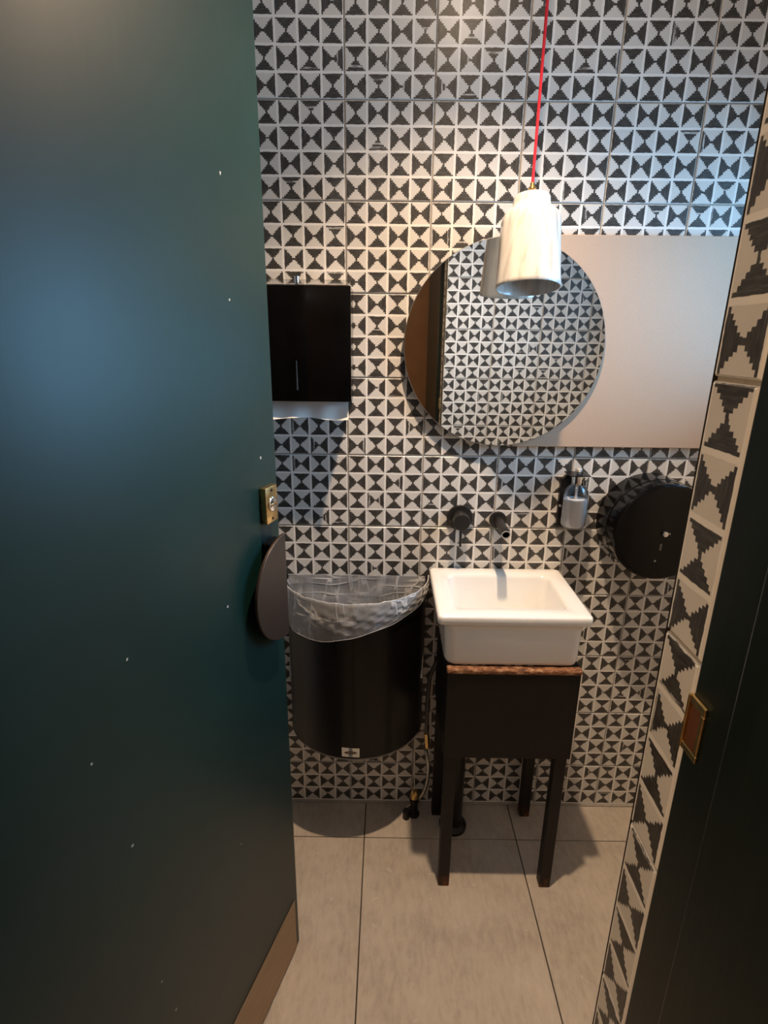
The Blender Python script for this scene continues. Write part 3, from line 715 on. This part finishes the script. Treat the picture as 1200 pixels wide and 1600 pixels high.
for k in range(24):
    k2 = (k+1) % 24
    f += [(k, k2, 24+k2, 24+k), (24+k, 24+k2, 72+k2, 72+k), (k, k2, 48+k2, 48+k)]
ringm.add(v, f, True); ringm.build('aerator_ring', STEEL, SPt)

# ------------------------------------------------------------------ soap bottle in its wall bracket
sbx, sby, sbz = 0.6010, -0.0450, 0.9850
SB = thing('soap_bottle', 'clear pump bottle of milky soap held on black wall bracket', 'soap bottle', (sbx, sby, sbz))
MB().lathe([(0.0, 0.0), (.027, 0.0), (.0305, .003), (.0315, .008), (.0315, .088), (.0300, .097), (.0245, .107), (.0165, .114), (.0135, .117), (.0135, .124), (0.0, .124)], 40, (sbx, sby, sbz)).build('bottle', CLEAR, SB)
MB().lathe([(0.0, .0015), (.026, .0015), (.0295, .004), (.0303, .009), (.0303, .074), (0.0, .0745)], 40, (sbx, sby, sbz)).build('soap', SOAP, SB)
MB().tube([(sbx, sby, sbz+.0746), (sbx, sby, sbz+.118)], .0035, 10).build('dip_tube', simple('clear_tube_grey', (.5, .5, .5), .3), SB)
MB().lathe([(.0150, .114), (.0155, .116), (.0155, .136), (.0145, .138), (0.0, .138)], 32, (sbx, sby, sbz)).build('collar', CHROME, SB)
MB().lathe([(.0050, .1415), (.0050, .148), (.0085, .149), (.0085, .155), (.007, .157), (0.0, .157)], 28, (sbx, sby, sbz)).build('pump_head', simple('pale_pump_plastic', (.34, .33, .32), .35), SB)
MB().tube([(sbx, sby, sbz+.1525), (sbx-.003, sby-.014, sbz+.1522), (sbx-.004, sby-.019, sbz+.149)], .0030, 12).build('pump_nozzle', simple('pale_nozzle_plastic', (.34, .33, .32), .35), SB)
BK = thing('soap_bracket', 'black wall bracket behind the soap bottle', 'bracket', (.598, 0, .975))
MB().prism([(.5690, .974), (.6320, .974), (.6320, 1.108), (.612, 1.1235), (.590, 1.1235), (.5690, 1.100)], -0.0125, -0.0005, 'y').build('back_plate', BLACKSAT, BK)
MB().box(.5740, .6270, -.066, -.0125, 1.1235, 1.1262, .0006, 1).build('neck_plate', BLACKSAT, BK)
MB().lathe([(.0, -.0160), (.0035, -.0155), (.0045, -.0125)], 14, (.5740, 0, 1.030), 'y').build('screw', CHROME, BK)

# ------------------------------------------------------------------ jumbo toilet roll dispenser
rx, rz_, rr_ = 0.8085, 0.9930, 0.1275
TR = thing('toilet_roll_dispenser', 'large round glossy black toilet roll drum on the tiled wall', 'dispenser', (rx, 0, rz_))
MB().lathe([(0.0, -0.0005), (rr_+.001, -0.0005), (rr_+.001, -.070), (rr_-.002, -.0715), (rr_-.002, -.0735), (rr_, -.075), (rr_, -.109)], 96, (rx, 0, rz_), 'y').build('drum', BLACK, TR)
MB().lathe([(rr_, -.1092), (rr_, -.116), (rr_-.004, -.1195), (rr_-.012, -.1205), (0.0, -.1210)], 96, (rx, 0, rz_), 'y').build('front_cover', BLACK, TR)
MB().lathe([(.0080, -.1208), (.0080, -.127), (.0065, -.1300), (0.0, -.1312)], 28, (rx, 0, rz_), 'y').build('lock', CHROME, TR)
MB().lathe([(.0022, -.1208), (.0022, -.1222), (0.0, -.1225)], 14, (rx+.0135, 0, rz_-.001), 'y').build('lock_pin', STEEL, TR)
MB().box(rx-.006, rx-.001, -.1220, -.1210, rz_-.046, rz_-.028, .0004, 1).build('highlight_bar', GREYPIPE, TR)  # grey bar standing in for a faint highlight on the cover
MB().lathe([(.0024, -.1208), (.0024, -.1224), (0.0, -.1228)], 14, (rx-.0125, 0, rz_-.075), 'y').build('rivet', STEEL, TR)

# ------------------------------------------------------------------ pipework beside the stand
WP = thing('waste_pipe', 'black waste pipe standing behind the basin stand', 'pipe', (.318, -.085, 0))
MB().tube([(.325, -.085, .0), (.325, -.085, .44), (.345, -.10, .52), (.40, -.14, .58), (.41, -.147, .69)], .027, 20).build('pipe', BLACKSAT, WP)
MB().lathe([(.042, 0), (.042, .010), (.030, .020), (.0285, .034)], 28, (.325, -.085, 0)).build('floor_collar', BLACKSAT, WP)
SV = thing('stop_valve', 'small shut-off valve with braided hose and pull rod beside the basin stand', 'valve', (.205, -.04, .0))
MB().lathe([(.0, 0.0), (.018, 0.0), (.018, .006), (.012, .010), (.0115, .050), (.015, .052), (.015, .066), (.0, .068)], 24, (.205, -.045, .0)).build('valve_body', BLACKSAT, SV)
MB().lathe([(.014, .068), (.0150, .072), (.0115, .088), (.007, .096), (.0, .098)], 20, (.205, -.045, .0)).build('valve_cap', BRASS, SV)
MB().tube([(.205, -.045, .095), (.203, -.034, .18), (.2015, -.016, .26), (.2015, -.008, .310)], .0017, 8).build('pull_rod', STEEL, SV)
MB().lathe([(.0, 0.0), (.010, 0.0), (.011, .004), (.011, .030), (.008, .034), (.0, .034)], 16, (.180, -.060, .0)).build('side_plug', BLACKSAT, SV)
MB().tube([(.200, -.045, .030), (.188, -.052, .026), (.181, -.060, .022)], .007, 10).build('side_arm', BLACKSAT, SV)
FH = SV
hp = [(.236, -.004, .235), (.236, -.030, .240), (.240, -.045, .225), (.244, -.050, .19), (.243, -.050, .14), (.236, -.048, .10), (.226, -.046, .075), (.2165, -.045, .060)]
def smooth_pts(P, n=6):
    P = [Vector(p) for p in P]; out = []
    for i in range(len(P)-1):
        p0, p1, p2, p3 = P[max(i-1, 0)], P[i], P[i+1], P[min(i+2, len(P)-1)]
        for k in range(n):
            t = k/n; out.append(0.5*((2*p1)+(p2-p0)*t+(2*p0-5*p1+4*p2-p3)*t*t+(3*p1-p0-3*p2+p3)*t**3))
    return out+[P[-1]]
hs = smooth_pts(hp); MB().tube(hs, [.0055+.0006*(i % 2) for i in range(len(hs))], 12).build('hose', STEEL, FH)
MB().tube([(.236, -.035, .305), (.240, -.035, .262), (.240, -.035, .250)], [.0085, .0085, .0065], 6).build('nut', BRASS, FH)
MB().tube([(.236, -.035, .305), (.234, -.035, .40), (.236, -.06, .52), (.25, -.10, .60)], .006, 12).build('tail_pipe', GREYPIPE, FH)

for o in COL.objects:
    if 'base' in o: del o['base']
